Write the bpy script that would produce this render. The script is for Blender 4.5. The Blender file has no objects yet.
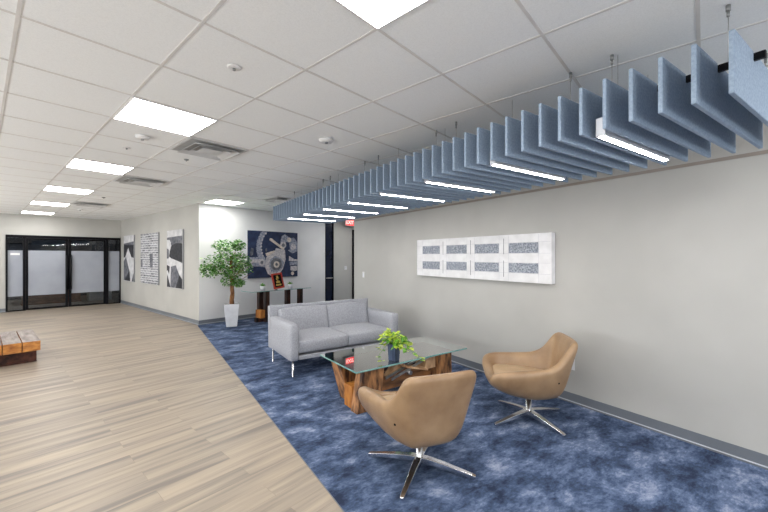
import bpy, bmesh, math, random
from mathutils import Vector, Matrix
from mathutils.bvhtree import BVHTree
random.seed(7)
R = math.radians
C = bpy.context.scene.collection
H_CEIL = 2.616
GA = R(14.6)
CG, SG = math.cos(GA), math.sin(GA)

def gw(c, a, z=0.0):
    """building grid (c, a) to world"""
    return Vector((c*CG - a*SG, c*SG + a*CG, z))

# ---------------------------------------------------------------- materials
def new_mat(name):
    m = bpy.data.materials.new(name); m.use_nodes = True
    nt = m.node_tree
    return m, nt, nt.nodes['Principled BSDF']

def col(c):
    return (c[0], c[1], c[2], 1.0)

def srgb(r, g, b):
    def f(v):
        v /= 255.0
        return v/12.92 if v <= 0.04045 else ((v+0.055)/1.055)**2.4
    return (f(r), f(g), f(b))

def noisy(name, c1, c2, scale=8.0, rough=0.6, metal=0.0, bump=0.0, stretch=None, detail=3.0, lo=0.35, hi=0.65, rot=0.0, bscale=None, coat=0.0):
    m, nt, b = new_mat(name)
    n, l = nt.nodes, nt.links
    tc = n.new('ShaderNodeTexCoord'); mp = n.new('ShaderNodeMapping')
    l.new(tc.outputs['Object'], mp.inputs['Vector'])
    if stretch: mp.inputs['Scale'].default_value = stretch
    mp.inputs['Rotation'].default_value = (0, 0, rot)
    nz = n.new('ShaderNodeTexNoise'); nz.inputs['Scale'].default_value = scale; nz.inputs['Detail'].default_value = detail
    l.new(mp.outputs['Vector'], nz.inputs['Vector'])
    rp = n.new('ShaderNodeValToRGB')
    rp.color_ramp.elements[0].position = lo; rp.color_ramp.elements[0].color = col(c1)
    rp.color_ramp.elements[1].position = hi; rp.color_ramp.elements[1].color = col(c2)
    l.new(nz.outputs['Fac'], rp.inputs['Fac']); l.new(rp.outputs['Color'], b.inputs['Base Color'])
    b.inputs['Roughness'].default_value = rough; b.inputs['Metallic'].default_value = metal
    b.inputs['Coat Weight'].default_value = coat
    if bump:
        nb = n.new('ShaderNodeTexNoise'); nb.inputs['Scale'].default_value = bscale or scale*4; nb.inputs['Detail'].default_value = 4
        l.new(mp.outputs['Vector'], nb.inputs['Vector'])
        bp = n.new('ShaderNodeBump'); bp.inputs['Strength'].default_value = bump; bp.inputs['Distance'].default_value = 0.01
        l.new(nb.outputs['Fac'], bp.inputs['Height']); l.new(bp.outputs['Normal'], b.inputs['Normal'])
    return m

def flat(name, c, rough=0.5, metal=0.0, **k):
    c2 = tuple(min(1, v*1.06) for v in c); c1 = tuple(v*0.94 for v in c)
    return noisy(name, c1, c2, rough=rough, metal=metal, **k)

def emis(name, c, s, base=None):
    m, nt, b = new_mat(name)
    b.inputs['Base Color'].default_value = col(base or c)
    b.inputs['Emission Color'].default_value = col(c)
    b.inputs['Emission Strength'].default_value = s
    return m

M = {}
M['wall_grey'] = flat('wall_paint_grey', srgb(184, 183, 178), 0.55, scale=1.2, bump=0.03, bscale=180)
M['wall_white'] = flat('wall_paint_light', srgb(226, 226, 226), 0.55, scale=1.2, bump=0.03, bscale=180)
M['base'] = flat('rubber_baseboard', srgb(108, 113, 120), 0.45, scale=3)
M['base_highlight'] = flat('baseboard_highlight', srgb(196, 200, 206), 0.25, scale=3)  # pale colour paints the highlight along the baseboard toe
M['white'] = flat('white_paint', srgb(225, 225, 225), 0.4, scale=4)
M['art_white'] = flat('art_white', srgb(232, 232, 233), 0.6, scale=9)
M['art_line'] = flat('art_seam', srgb(196, 197, 203), 0.7, scale=9)
M['black'] = flat('black_metal', (0.004, 0.004, 0.006), 0.45, scale=6)
M['black'].node_tree.nodes['Principled BSDF'].inputs['Specular IOR Level'].default_value = 0.15
M['chrome'] = noisy('polished_aluminium', (0.62, 0.62, 0.64), (0.78, 0.78, 0.8), scale=5, rough=0.16, metal=1.0)
M['steel'] = noisy('brushed_steel', (0.45, 0.44, 0.42), (0.6, 0.58, 0.55), scale=20, rough=0.35, metal=1.0)
M['sofa'] = noisy('grey_woven_fabric', srgb(156, 158, 165), srgb(174, 176, 183), scale=60, rough=0.92, bump=0.25, bscale=420)
M['sofa_dark'] = noisy('dark_underframe', srgb(60, 62, 70), srgb(70, 72, 80), scale=60, rough=0.9)
M['leather'] = noisy('tan_leather', srgb(138, 109, 79), srgb(172, 142, 108), scale=5, rough=0.33, coat=0.15, bump=0.12, bscale=240, detail=5, lo=0.3, hi=0.7)
M['leather_seat'] = noisy('tan_leather_seat', srgb(174, 147, 114), srgb(192, 165, 132), scale=7, rough=0.42, bump=0.1, bscale=240)
M['baffle'] = noisy('blue_felt', srgb(134, 151, 171), srgb(150, 167, 186), scale=90, rough=0.95, bump=0.15, bscale=500)
M['lamp_body'] = flat('lamp_housing', srgb(205, 208, 214), 0.35, scale=4)
M['clip'] = flat('grey_clip', srgb(140, 142, 142), 0.4, metal=0.4, scale=4)
M['pot_white'] = flat('white_ceramic', srgb(224, 226, 230), 0.3, scale=8)
M['pot_navy'] = noisy('navy_glazed_pot', srgb(40, 56, 84), srgb(74, 92, 122), scale=30, rough=0.4, stretch=(1, 1, 0.15))
M['soil'] = noisy('potting_soil', (0.03, 0.018, 0.01), (0.08, 0.05, 0.03), scale=60, rough=0.95, bump=0.5)
M['bark'] = noisy('braided_bark', srgb(92, 58, 34), srgb(150, 106, 68), scale=30, rough=0.85, bump=0.5, stretch=(1, 1, 0.3))
M['leaf_dark'] = noisy('leaf_dark', srgb(38, 92, 30), srgb(66, 122, 44), scale=14, rough=0.45)
M['leaf_mid'] = noisy('leaf_mid', srgb(84, 148, 54), srgb(116, 174, 74), scale=14, rough=0.45)
M['leaf_pale'] = noisy('leaf_pale', srgb(160, 196, 132), srgb(206, 222, 178), scale=14, rough=0.45)
M['lime'] = noisy('pothos_lime', srgb(176, 208, 52), srgb(214, 226, 96), scale=20, rough=0.4)
M['lime_green'] = noisy('pothos_green', srgb(76, 140, 44), srgb(122, 176, 56), scale=20, rough=0.4)
M['beam'] = noisy('reclaimed_timber', srgb(56, 32, 18), srgb(182, 128, 80), scale=13, rough=0.6, bump=0.5, stretch=(1.6, 1.6, 0.4), detail=8, lo=0.38, hi=0.62, coat=0.15)
M['beam_h'] = noisy('reclaimed_timber_lying', srgb(64, 38, 20), srgb(166, 112, 66), scale=9, rough=0.6, bump=0.5, stretch=(0.4, 1.8, 1.8), detail=7, lo=0.32, hi=0.66, coat=0.15)
M['beam_pale'] = noisy('pale_timber', srgb(168, 124, 84), srgb(214, 178, 140), scale=10, rough=0.6, bump=0.3, stretch=(1.5, 1.5, 0.5), detail=6)
M['beam_orange'] = noisy('orange_timber', srgb(150, 88, 34), srgb(206, 138, 62), scale=9, rough=0.5, bump=0.3, stretch=(1.5, 1.5, 0.5), detail=6)
M['beam_dark'] = noisy('dark_timber', srgb(38, 20, 16), srgb(92, 54, 38), scale=9, rough=0.6, bump=0.4, stretch=(1.6, 1.6, 0.4), detail=7)
M['console_wood'] = noisy('dark_console_post', srgb(22, 14, 12), srgb(74, 42, 28), scale=10, rough=0.4, stretch=(1.6, 1.6, 0.4), detail=6)
M['bench_top'] = noisy('weathered_plank', srgb(116, 106, 102), srgb(168, 158, 152), scale=6, rough=0.6, bump=0.5, stretch=(2.2, 0.35, 1.0), rot=-GA, detail=7)
M['bench_side'] = noisy('golden_end_grain', srgb(140, 78, 22), srgb(214, 146, 66), scale=9, rough=0.35, bump=0.2, stretch=(1.0, 1.0, 2.5), detail=6, coat=0.3)
M['rust'] = noisy('rusted_steel', srgb(48, 24, 18), srgb(98, 58, 44), scale=14, rough=0.55, metal=0.3, bump=0.2)
M['red'] = flat('red_lacquer', srgb(176, 62, 44), 0.35, scale=20)
M['gold'] = noisy('gold_foil', srgb(196, 160, 70), srgb(232, 206, 120), scale=60, rough=0.3, metal=0.4)
M['silver_film'] = noisy('vent_metal', srgb(196, 197, 197), srgb(210, 211, 211), scale=6, rough=0.5)
M['vent_dark'] = flat('vent_throat', srgb(168, 168, 167), 0.8, scale=10)
M['desk'] = noisy('desk_wood', srgb(110, 66, 34), srgb(150, 96, 56), scale=6, rough=0.4, stretch=(1, 1, 4))
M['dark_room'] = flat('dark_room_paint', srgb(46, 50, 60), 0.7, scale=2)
M['exit_red'] = emis('exit_sign_red', (0.95, 0.05, 0.05), 0.5, (0.7, 0.05, 0.05))
M['exit_white'] = emis('exit_letters', (1.0, 0.62, 0.56), 0.55, (0.9, 0.8, 0.78))
M['lens'] = emis('troffer_lens', (1.0, 0.985, 0.96), 8.5)
M['strip'] = emis('linear_lens', (1.0, 0.965, 0.93), 20.0)
# art inks
M['ink_navy'] = noisy('ink_navy', srgb(24, 36, 66), srgb(40, 54, 88), scale=9, rough=0.6)
M['ink_grey'] = noisy('ink_grey', srgb(104, 112, 132), srgb(170, 172, 184), scale=26, rough=0.6, detail=6)
M['ink_light'] = noisy('ink_light', srgb(160, 158, 166), srgb(212, 206, 206), scale=26, rough=0.6, detail=6)
M['ink_beige'] = noisy('ink_beige', srgb(190, 178, 168), srgb(222, 212, 200), scale=18, rough=0.6)
M['ink_black'] = noisy('ink_black', srgb(18, 19, 24), srgb(48, 50, 58), scale=16, rough=0.6, detail=6)
M['ink_mid'] = noisy('ink_mid', srgb(72, 75, 84), srgb(116, 118, 126), scale=12, rough=0.6, detail=6)
M['ink_pale'] = noisy('ink_pale', srgb(186, 187, 190), srgb(214, 214, 216), scale=7, rough=0.6, detail=6)
M['canvas_edge'] = flat('canvas_edge', srgb(150, 152, 156), 0.7, scale=8)

def grate_mat():
    m, nt, b = new_mat('art_grating')
    n, l = nt.nodes, nt.links
    tc = n.new('ShaderNodeTexCoord'); mp = n.new('ShaderNodeMapping'); mp.inputs['Rotation'].default_value = (R(32), 0, 0)
    l.new(tc.outputs['Object'], mp.inputs['Vector'])
    v = n.new('ShaderNodeTexVoronoi'); v.inputs['Scale'].default_value = 55
    l.new(mp.outputs['Vector'], v.inputs['Vector'])
    nz = n.new('ShaderNodeTexNoise'); nz.inputs['Scale'].default_value = 90; l.new(mp.outputs['Vector'], nz.inputs['Vector'])
    mx = n.new('ShaderNodeMath'); mx.operation = 'MULTIPLY'; l.new(v.outputs['Distance'], mx.inputs[0]); l.new(nz.outputs['Fac'], mx.inputs[1])
    rp = n.new('ShaderNodeValToRGB')
    rp.color_ramp.elements[0].position = 0.1; rp.color_ramp.elements[0].color = col(srgb(108, 114, 126))
    rp.color_ramp.elements[1].position = 0.42; rp.color_ramp.elements[1].color = col(srgb(176, 182, 192))
    l.new(mx.outputs[0], rp.inputs['Fac']); l.new(rp.outputs['Color'], b.inputs['Base Color'])
    b.inputs['Roughness'].default_value = 0.6
    return m
M['grate'] = grate_mat()

def map_mat():
    """black and white print of dense lettered blocks"""
    m, nt, b = new_mat('print_blocks')
    n, l = nt.nodes, nt.links
    tc = n.new('ShaderNodeTexCoord')
    br = n.new('ShaderNodeTexBrick'); br.inputs['Scale'].default_value = 1.0
    br.inputs['Brick Width'].default_value = 0.23; br.inputs['Row Height'].default_value = 0.062
    br.inputs['Mortar Size'].default_value = 0.008; br.offset = 0.37
    br.inputs['Color1'].default_value = col(srgb(88, 90, 98)); br.inputs['Color2'].default_value = col(srgb(160, 162, 168))
    br.inputs['Mortar'].default_value = col(srgb(222, 222, 224))
    sx = n.new('ShaderNodeSeparateXYZ'); cb = n.new('ShaderNodeCombineXYZ'); l.new(tc.outputs['Object'], sx.inputs[0]); l.new(sx.outputs['X'], cb.inputs['X']); l.new(sx.outputs['Z'], cb.inputs['Y'])
    l.new(cb.outputs[0], br.inputs['Vector'])
    mp = n.new('ShaderNodeMapping'); mp.inputs['Scale'].default_value = (9, 40, 1)
    l.new(cb.outputs[0], mp.inputs['Vector'])
    nz = n.new('ShaderNodeTexNoise'); nz.inputs['Scale'].default_value = 1.0; nz.inputs['Detail'].default_value = 3
    l.new(mp.outputs['Vector'], nz.inputs['Vector'])
    rp = n.new('ShaderNodeValToRGB'); rp.color_ramp.elements[0].position = 0.54; rp.color_ramp.elements[1].position = 0.62
    l.new(nz.outputs['Fac'], rp.inputs['Fac'])
    mx = n.new('ShaderNodeMixRGB'); l.new(rp.outputs['Color'], mx.inputs['Fac'])
    l.new(br.outputs['Color'], mx.inputs['Color1']); mx.inputs['Color2'].default_value = col(srgb(200, 201, 205))
    l.new(mx.outputs['Color'], b.inputs['Base Color']); b.inputs['Roughness'].default_value = 0.6
    return m
M['print_blocks'] = map_mat()

def glass_mat(name, tint, rough=0.0, refl=1.0):
    m = bpy.data.materials.new(name); m.use_nodes = True
    nt = m.node_tree; n, l = nt.nodes, nt.links; n.clear()
    out = n.new('ShaderNodeOutputMaterial'); tr = n.new('ShaderNodeBsdfTransparent'); gl = n.new('ShaderNodeBsdfGlossy')
    tr.inputs['Color'].default_value = col(tint); gl.inputs['Roughness'].default_value = rough
    gl.inputs['Color'].default_value = (1, 1, 1, 1)
    fr = n.new('ShaderNodeFresnel'); fr.inputs['IOR'].default_value = 1.52
    mt = n.new('ShaderNodeMath'); mt.operation = 'MULTIPLY'; mt.inputs[1].default_value = refl; mt.use_clamp = True
    mx = n.new('ShaderNodeMixShader')
    l.new(fr.outputs[0], mt.inputs[0]); l.new(mt.outputs[0], mx.inputs[0]); l.new(tr.outputs[0], mx.inputs[1]); l.new(gl.outputs[0], mx.inputs[2])
    l.new(mx.outputs[0], out.inputs['Surface'])
    return m
M['glass'] = glass_mat('clear_glass', (0.96, 0.985, 0.975), 0.0, 2.6)
M['glass_edge'] = noisy('green_glass_edge', srgb(96, 150, 146), srgb(150, 196, 190), scale=6, rough=0.1)
M['door_glass'] = glass_mat('door_glass', (0.62, 0.66, 0.70), 0.0, 1.0)
M['frost'] = noisy('frosted_film', srgb(150, 155, 166), srgb(160, 165, 175), scale=2, rough=0.45)

def carpet_mat():
    m, nt, b = new_mat('blue_mottled_carpet')
    n, l = nt.nodes, nt.links
    tc = n.new('ShaderNodeTexCoord')
    mp = n.new('ShaderNodeMapping'); mp.inputs['Rotation'].default_value = (0, 0, R(-8)); mp.inputs['Scale'].default_value = (1.0, 1.5, 1)
    l.new(tc.outputs['Object'], mp.inputs['Vector'])
    n1 = n.new('ShaderNodeTexNoise'); n1.inputs['Scale'].default_value = 3.0; n1.inputs['Detail'].default_value = 7; n1.inputs['Roughness'].default_value = 0.74; n1.inputs['Distortion'].default_value = 0.15
    l.new(mp.outputs['Vector'], n1.inputs['Vector'])
    mp2 = n.new('ShaderNodeMapping'); mp2.inputs['Scale'].default_value = (22, 60, 1); l.new(tc.outputs['Object'], mp2.inputs['Vector'])
    n2 = n.new('ShaderNodeTexNoise'); n2.inputs['Scale'].default_value = 1.0; n2.inputs['Detail'].default_value = 4; n2.inputs['Roughness'].default_value = 0.7
    l.new(mp2.outputs['Vector'], n2.inputs['Vector'])
    # per carpet tile tone shift
    br = n.new('ShaderNodeTexBrick'); br.inputs['Scale'].default_value = 1; br.inputs['Brick Width'].default_value = 1.0; br.inputs['Row Height'].default_value = 0.5
    br.inputs['Mortar Size'].default_value = 0.0; br.inputs['Color1'].default_value = (0.35, 0.35, 0.35, 1); br.inputs['Color2'].default_value = (0.65, 0.65, 0.65, 1)
    l.new(tc.outputs['Object'], br.inputs['Vector'])
    a1 = n.new('ShaderNodeMath'); a1.operation = 'MULTIPLY_ADD'; a1.inputs[1].default_value = 0.22; l.new(n2.outputs['Fac'], a1.inputs[0]); l.new(n1.outputs['Fac'], a1.inputs[2])
    a2 = n.new('ShaderNodeMath'); a2.operation = 'MULTIPLY_ADD'; a2.inputs[1].default_value = 0.10; l.new(br.outputs['Color'], a2.inputs[0]); l.new(a1.outputs[0], a2.inputs[2])
    rp = n.new('ShaderNodeValToRGB'); e = rp.color_ramp.elements
    e[0].position = 0.53; e[0].color = col(srgb(44, 53, 75)); e[1].position = 0.86; e[1].color = col(srgb(164, 173, 196))
    x = e.new(0.64); x.color = col(srgb(70, 86, 114)); x = e.new(0.73); x.color = col(srgb(102, 117, 147))
    l.new(a2.outputs[0], rp.inputs['Fac']); l.new(rp.outputs['Color'], b.inputs['Base Color'])
    b.inputs['Roughness'].default_value = 0.95; b.inputs['Specular IOR Level'].default_value = 0.15
    nb = n.new('ShaderNodeTexNoise'); nb.inputs['Scale'].default_value = 260; l.new(tc.outputs['Object'], nb.inputs['Vector'])
    bp = n.new('ShaderNodeBump'); bp.inputs['Strength'].default_value = 0.35; bp.inputs['Distance'].default_value = 0.004
    l.new(nb.outputs['Fac'], bp.inputs['Height']); l.new(bp.outputs['Normal'], b.inputs['Normal'])
    return m
M['carpet'] = carpet_mat()

def planks_mat():
    m, nt, b = new_mat('light_oak_planks')
    n, l = nt.nodes, nt.links
    tc = n.new('ShaderNodeTexCoord'); mp = n.new('ShaderNodeMapping'); mp.inputs['Rotation'].default_value = (0, 0, -GA)
    l.new(tc.outputs['Object'], mp.inputs['Vector'])
    br = n.new('ShaderNodeTexBrick'); br.inputs['Scale'].default_value = 1; br.inputs['Brick Width'].default_value = 1.22; br.inputs['Row Height'].default_value = 0.152
    br.offset = 0.39; br.inputs['Mortar Size'].default_value = 0.0012; br.inputs['Mortar Smooth'].default_value = 0.3
    br.inputs['Color1'].default_value = (0.0, 0.0, 0.0, 1); br.inputs['Color2'].default_value = (1, 1, 1, 1); br.inputs['Mortar'].default_value = (0.2, 0.2, 0.2, 1)
    l.new(mp.outputs['Vector'], br.inputs['Vector'])
    # long streaks, shifted per plank
    sh = n.new('ShaderNodeVectorMath'); sh.operation = 'MULTIPLY_ADD'; sh.inputs[1].default_value = (7, 3, 5)
    l.new(br.outputs['Color'], sh.inputs[0]); l.new(mp.outputs['Vector'], sh.inputs[2])
    mp2 = n.new('ShaderNodeMapping'); mp2.inputs['Scale'].default_value = (0.9, 15, 1); l.new(sh.outputs[0], mp2.inputs['Vector'])
    n1 = n.new('ShaderNodeTexNoise'); n1.inputs['Scale'].default_value = 1; n1.inputs['Detail'].default_value = 3; n1.inputs['Roughness'].default_value = 0.5
    l.new(mp2.outputs['Vector'], n1.inputs['Vector'])
    mp3 = n.new('ShaderNodeMapping'); mp3.inputs['Scale'].default_value = (5, 120, 1); l.new(sh.outputs[0], mp3.inputs['Vector'])
    n2 = n.new('ShaderNodeTexNoise'); n2.inputs['Scale'].default_value = 1; n2.inputs['Detail'].default_value = 4
    l.new(mp3.outputs['Vector'], n2.inputs['Vector'])
    a1 = n.new('ShaderNodeMath'); a1.operation = 'MULTIPLY_ADD'; a1.inputs[1].default_value = 0.18; l.new(n2.outputs['Fac'], a1.inputs[0]); l.new(n1.outputs['Fac'], a1.inputs[2])
    a2 = n.new('ShaderNodeMath'); a2.operation = 'MULTIPLY_ADD'; a2.inputs[1].default_value = 0.07; l.new(br.outputs['Color'], a2.inputs[0]); l.new(a1.outputs[0], a2.inputs[2])
    rp = n.new('ShaderNodeValToRGB'); e = rp.color_ramp.elements
    e[0].position = 0.44; e[0].color = col(srgb(126, 118, 111)); e[1].position = 0.82; e[1].color = col(srgb(176, 161, 143))
    x = e.new(0.62); x.color = col(srgb(156, 144, 130))
    l.new(a2.outputs[0], rp.inputs['Fac'])
    mx = n.new('ShaderNodeMixRGB'); mx.blend_type = 'MULTIPLY'; mx.inputs['Color2'].default_value = (0.82, 0.79, 0.76, 1)
    l.new(br.outputs['Fac'], mx.inputs['Fac']); l.new(rp.outputs['Color'], mx.inputs['Color1']); l.new(mx.outputs['Color'], b.inputs['Base Color'])
    b.inputs['Roughness'].default_value = 0.42; b.inputs['Specular IOR Level'].default_value = 0.4
    return m
M['planks'] = planks_mat()

def ceiling_mat():
    m, nt, b = new_mat('acoustic_tiles')
    n, l = nt.nodes, nt.links
    tc = n.new('ShaderNodeTexCoord'); mp = n.new('ShaderNodeMapping'); mp.inputs['Rotation'].default_value = (0, 0, -GA)
    l.new(tc.outputs['Object'], mp.inputs['Vector'])
    nz = n.new('ShaderNodeTexNoise'); nz.inputs['Scale'].default_value = 160; nz.inputs['Detail'].default_value = 4
    l.new(mp.outputs['Vector'], nz.inputs['Vector'])
    rp = n.new('ShaderNodeValToRGB')
    rp.color_ramp.elements[0].position = 0.3; rp.color_ramp.elements[0].color = col(srgb(236, 238, 238))
    rp.color_ramp.elements[1].position = 0.6; rp.color_ramp.elements[1].color = col(srgb(243, 245, 245))
    l.new(nz.outputs['Fac'], rp.inputs['Fac']); l.new(rp.outputs['Color'], b.inputs['Base Color'])
    b.inputs['Roughness'].default_value = 0.95; b.inputs['Specular IOR Level'].default_value = 0.1
    return m
M['tiles'] = ceiling_mat()
M['tbar'] = flat('ceiling_grid_bar', srgb(216, 214, 211), 0.5, scale=5)

# ---------------------------------------------------------------- mesh helpers
class MB:
    def __init__(s): s.v = []; s.f = []; s.m = []; s.sm = []
    def add(s, vs, fs, mi=0, smooth=False):
        o = len(s.v); s.v += [tuple(v) for v in vs]
        for f in fs: s.f.append([o+i for i in f]); s.m.append(mi); s.sm.append(smooth)
        return s
    def box(s, x0, x1, y0, y1, z0, z1, mi=0, mat=None, top=None):
        vs = [Vector(p) for p in ((x0,y0,z0),(x1,y0,z0),(x1,y1,z0),(x0,y1,z0),(x0,y0,z1),(x1,y0,z1),(x1,y1,z1),(x0,y1,z1))]
        if mat: vs = [mat @ v for v in vs]
        fs = [(0,3,2,1),(4,5,6,7),(0,1,5,4),(1,2,6,5),(2,3,7,6),(3,0,4,7)]
        o = len(s.v); s.v += [tuple(v) for v in vs]
        for k, f in enumerate(fs):
            s.f.append([o+i for i in f]); s.m.append(top if (top is not None and k == 1) else mi); s.sm.append(False)
        return s
    def prism(s, pts, d, mi=0):
        """pts: polygon as 3d points, d: extrusion vector"""
        n = len(pts); pts = [Vector(p) for p in pts]; d = Vector(d)
        vs = pts + [p+d for p in pts]
        fs = [tuple(range(n))[::-1], tuple(range(n, 2*n))] + [(i, (i+1) % n, n+(i+1) % n, n+i) for i in range(n)]
        return s.add(vs, fs, mi)
    def beam(s, p, q, w, h, mi=0, up=(0,0,1)):
        """rectangular bar from p to q"""
        p, q = Vector(p), Vector(q); d = (q-p).normalized(); up = Vector(up)
        x = d.cross(up)
        if x.length < 1e-4: x = d.cross(Vector((0,1,0)))
        x.normalize(); y = x.cross(d).normalized()
        c = [x*w/2*a + y*h/2*b for a, b in ((-1,-1),(1,-1),(1,1),(-1,1))]
        vs = [p+k for k in c]+[q+k for k in c]
        return s.add(vs, [(0,1,2,3),(7,6,5,4),(0,4,5,1),(1,5,6,2),(2,6,7,3),(3,7,4,0)], mi)
    def tube(s, pts, rad, n=10, mi=0, cap=True):
        pts = [Vector(p) for p in pts]; N = len(pts)
        if not hasattr(rad, '__len__'): rad = [rad]*N
        o = len(s.v); ref = None
        for i, p in enumerate(pts):
            t = (pts[min(i+1, N-1)]-pts[max(i-1, 0)]).normalized()
            if ref is None: ref = Vector((1,0,0)) if abs(t.x) < 0.8 else Vector((0,1,0))
            x = (ref - t*ref.dot(t)).normalized(); ref = x; y = t.cross(x)
            for k in range(n):
                a = 2*math.pi*k/n; s.v.append(tuple(p + (x*math.cos(a)+y*math.sin(a))*rad[i]))
        for i in range(N-1):
            for k in range(n):
                s.f.append([o+i*n+k, o+i*n+(k+1) % n, o+(i+1)*n+(k+1) % n, o+(i+1)*n+k]); s.m.append(mi); s.sm.append(True)
        if cap:
            s.f.append([o+k for k in range(n)][::-1]); s.m.append(mi); s.sm.append(False)
            s.f.append([o+(N-1)*n+k for k in range(n)]); s.m.append(mi); s.sm.append(False)
        return s
    def loft(s, rings, mi=0, smooth=True, cap0=True, cap1=True):
        o = len(s.v); n = len(rings[0])
        for r in rings: s.v += [tuple(p) for p in r]
        for i in range(len(rings)-1):
            for k in range(n):
                s.f.append([o+i*n+k, o+i*n+(k+1) % n, o+(i+1)*n+(k+1) % n, o+(i+1)*n+k]); s.m.append(mi); s.sm.append(smooth)
        if cap0: s.f.append([o+k for k in range(n)][::-1]); s.m.append(mi); s.sm.append(False)
        if cap1: s.f.append([o+(len(rings)-1)*n+k for k in range(n)]); s.m.append(mi); s.sm.append(False)
        return s
    def leaf(s, p, d, up, L, W, mi=0, heart=False):
        p, d, up = Vector(p), Vector(d).normalized(), Vector(up)
        x = d.cross(up)
        if x.length < 1e-3: x = d.cross(Vector((1,0,0)))
        x.normalize(); u = x.cross(d).normalized()
        b = 0.32 if heart else 0.42
        vs = [p, p+d*L*b*0.45+x*W*0.40+u*W*.1, p+d*L*b*1.2+x*W*.5+u*W*.14, p+d*L*0.78+x*W*.26+u*W*.04, p+d*L-u*W*.12,
              p+d*L*0.78-x*W*.26+u*W*.04, p+d*L*b*1.2-x*W*.5+u*W*.14, p+d*L*b*0.45-x*W*.40+u*W*.1, p+d*L*.5-u*W*.04]
        return s.add(vs, [(0,1,2,8),(8,2,3,4),(8,4,5,6),(0,8,6,7)], mi, True)
    def build(s, name, mats, parent=None, loc=None, rotz=0.0, bevel=0.0, subsurf=0, seg=2, fix=True):
        me = bpy.data.meshes.new(name); me.from_pydata(s.v, [], s.f)
        if not isinstance(mats, (list, tuple)): mats = [mats]
        for m in mats: me.materials.append(m)
        for p, mi, sm in zip(me.polygons, s.m, s.sm): p.material_index = mi; p.use_smooth = sm or subsurf > 0
        if fix:
            bm = bmesh.new(); bm.from_mesh(me); bmesh.ops.recalc_face_normals(bm, faces=bm.faces); bm.to_mesh(me); bm.free()
        me.update()
        o = bpy.data.objects.new(name, me); C.objects.link(o)
        if parent: o.parent = parent
        if loc is not None: o.location = loc
        o.rotation_euler.z = rotz
        if bevel:
            b = o.modifiers.new('bevel', 'BEVEL'); b.width = bevel; b.segments = seg; b.limit_method = 'ANGLE'; b.angle_limit = R(35)
        if subsurf:
            b = o.modifiers.new('sub', 'SUBSURF'); b.levels = subsurf; b.render_levels = subsurf
        return o

def tag(o, label, cat, group=None, kind=None):
    o['label'] = label
    if cat: o['category'] = cat
    if group: o['group'] = group
    if kind: o['kind'] = kind
    return o
def struct(o): o['kind'] = 'structure'; return o
def thing(name, label, cat, loc=(0,0,0), rotz=0.0, group=None):
    o = bpy.data.objects.new(name, None); C.objects.link(o); o.empty_display_size = 0.1
    o.location = loc; o.rotation_euler.z = rotz
    return tag(o, label, cat, group)
def dup(root, loc=None, rotz=None, label=None):
    def cp(o, par):
        c = o.copy(); C.objects.link(c); c.parent = par
        for ch in list(o.children): cp(ch, c)
        return c
    r = cp(root, None)
    if loc is not None: r.location = loc
    if rotz is not None: r.rotation_euler.z = rotz
    if label: r['label'] = label
    return r

# ---------------------------------------------------------------- room shell
EDGE = 0.965          # x of the wood / carpet seam
def poly_floor(name, pts, mat, z1=0.0, z0=-0.06):
    mb = MB(); mb.prism([(p[0], p[1], z0) for p in pts], (0, 0, z1-z0)); return struct(mb.build(name, mat))
wc = gw(3.15, 8.12)
poly_floor('floor', [(-12, -5), (EDGE, -5), (EDGE, 8.62), (wc.x, wc.y), tuple(gw(3.28, 8.2)[:2]), tuple(gw(3.28, 13.7)[:2]), tuple(gw(4.5, 20)[:2]), (-12, 20)], M['planks'])
poly_floor('floor_carpet', [(EDGE, -5), (11, -5), (11, 14), tuple(gw(3.28, 9.5)[:2]), tuple(gw(3.28, 8.2)[:2]), (wc.x, wc.y), (EDGE, 8.62)], M['carpet'], 0.0)

mb = MB(); mb.prism([tuple(gw(c, a, H_CEIL)) for c, a in ((-5, -7), (11, -7), (11, 20), (-5, 20))], (0, 0, 0.08))
struct(mb.build('ceiling', M['tiles']))
mb = MB()
hw = 0.008
for k in range(-7, 18):
    c = 0.124+0.6*k
    mb.prism([tuple(gw(x, a, H_CEIL-0.003)) for x, a in ((c-hw, -5), (c+hw, -5), (c+hw, 14), (c-hw, 14))], (0, 0, 0.003))
for k in range(-8, 24):
    a = 0.02+0.6*k
    mb.prism([tuple(gw(c, x, H_CEIL-0.0028)) for c, x in ((-4, a-hw), (10.5, a-hw), (10.5, a+hw), (-4, a+hw))], (0, 0, 0.0028))
struct(mb.build('trim_1', M['tbar']))

def wall(name, p, q, z0, z1, t, mat):
    """slab whose visible face runs p-q; t = thickness vector side (left of p->q positive)"""
    p, q = Vector((p[0], p[1], 0)), Vector((q[0], q[1], 0)); d = (q-p).normalized(); n = Vector((-d.y, d.x, 0))*t
    mb = MB(); mb.prism([(p.x, p.y, z0), (q.x, q.y, z0), (q.x+n.x, q.y+n.y, z0), (p.x+n.x, p.y+n.y, z0)], (0, 0, z1-z0))
    return struct(mb.build(name, mat))
def G2(c, a): v = gw(c, a); return (v.x, v.y)
XW, YE = 3.60, 6.48
wall('wall_right', (XW, YE), (XW, -4.2), 0, H_CEIL, 0.15, M['wall_grey'])
wall('wall_back', G2(6.6, 8.12), G2(3.15, 8.12), 0, H_CEIL, -0.16, M['wall_white'])
wall('wall_alcove', G2(10.3, 8.12), G2(6.93, 8.12), 0, H_CEIL, -0.16, M['wall_grey'])
wall('wall_header', G2(6.93, 8.12), G2(6.6, 8.12), 2.5, H_CEIL, -0.16, M['wall_grey'])
PW0, PW1 = G2(3.15, 8.12), G2(3.0, 13.85)
wall('wall_gallery', PW0, PW1, 0, H_CEIL, -0.16, M['wall_grey'])
wall('wall_front', G2(3.3, 13.85), G2(2.99, 13.85), 0, H_CEIL, -0.16, M['wall_grey'])
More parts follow.
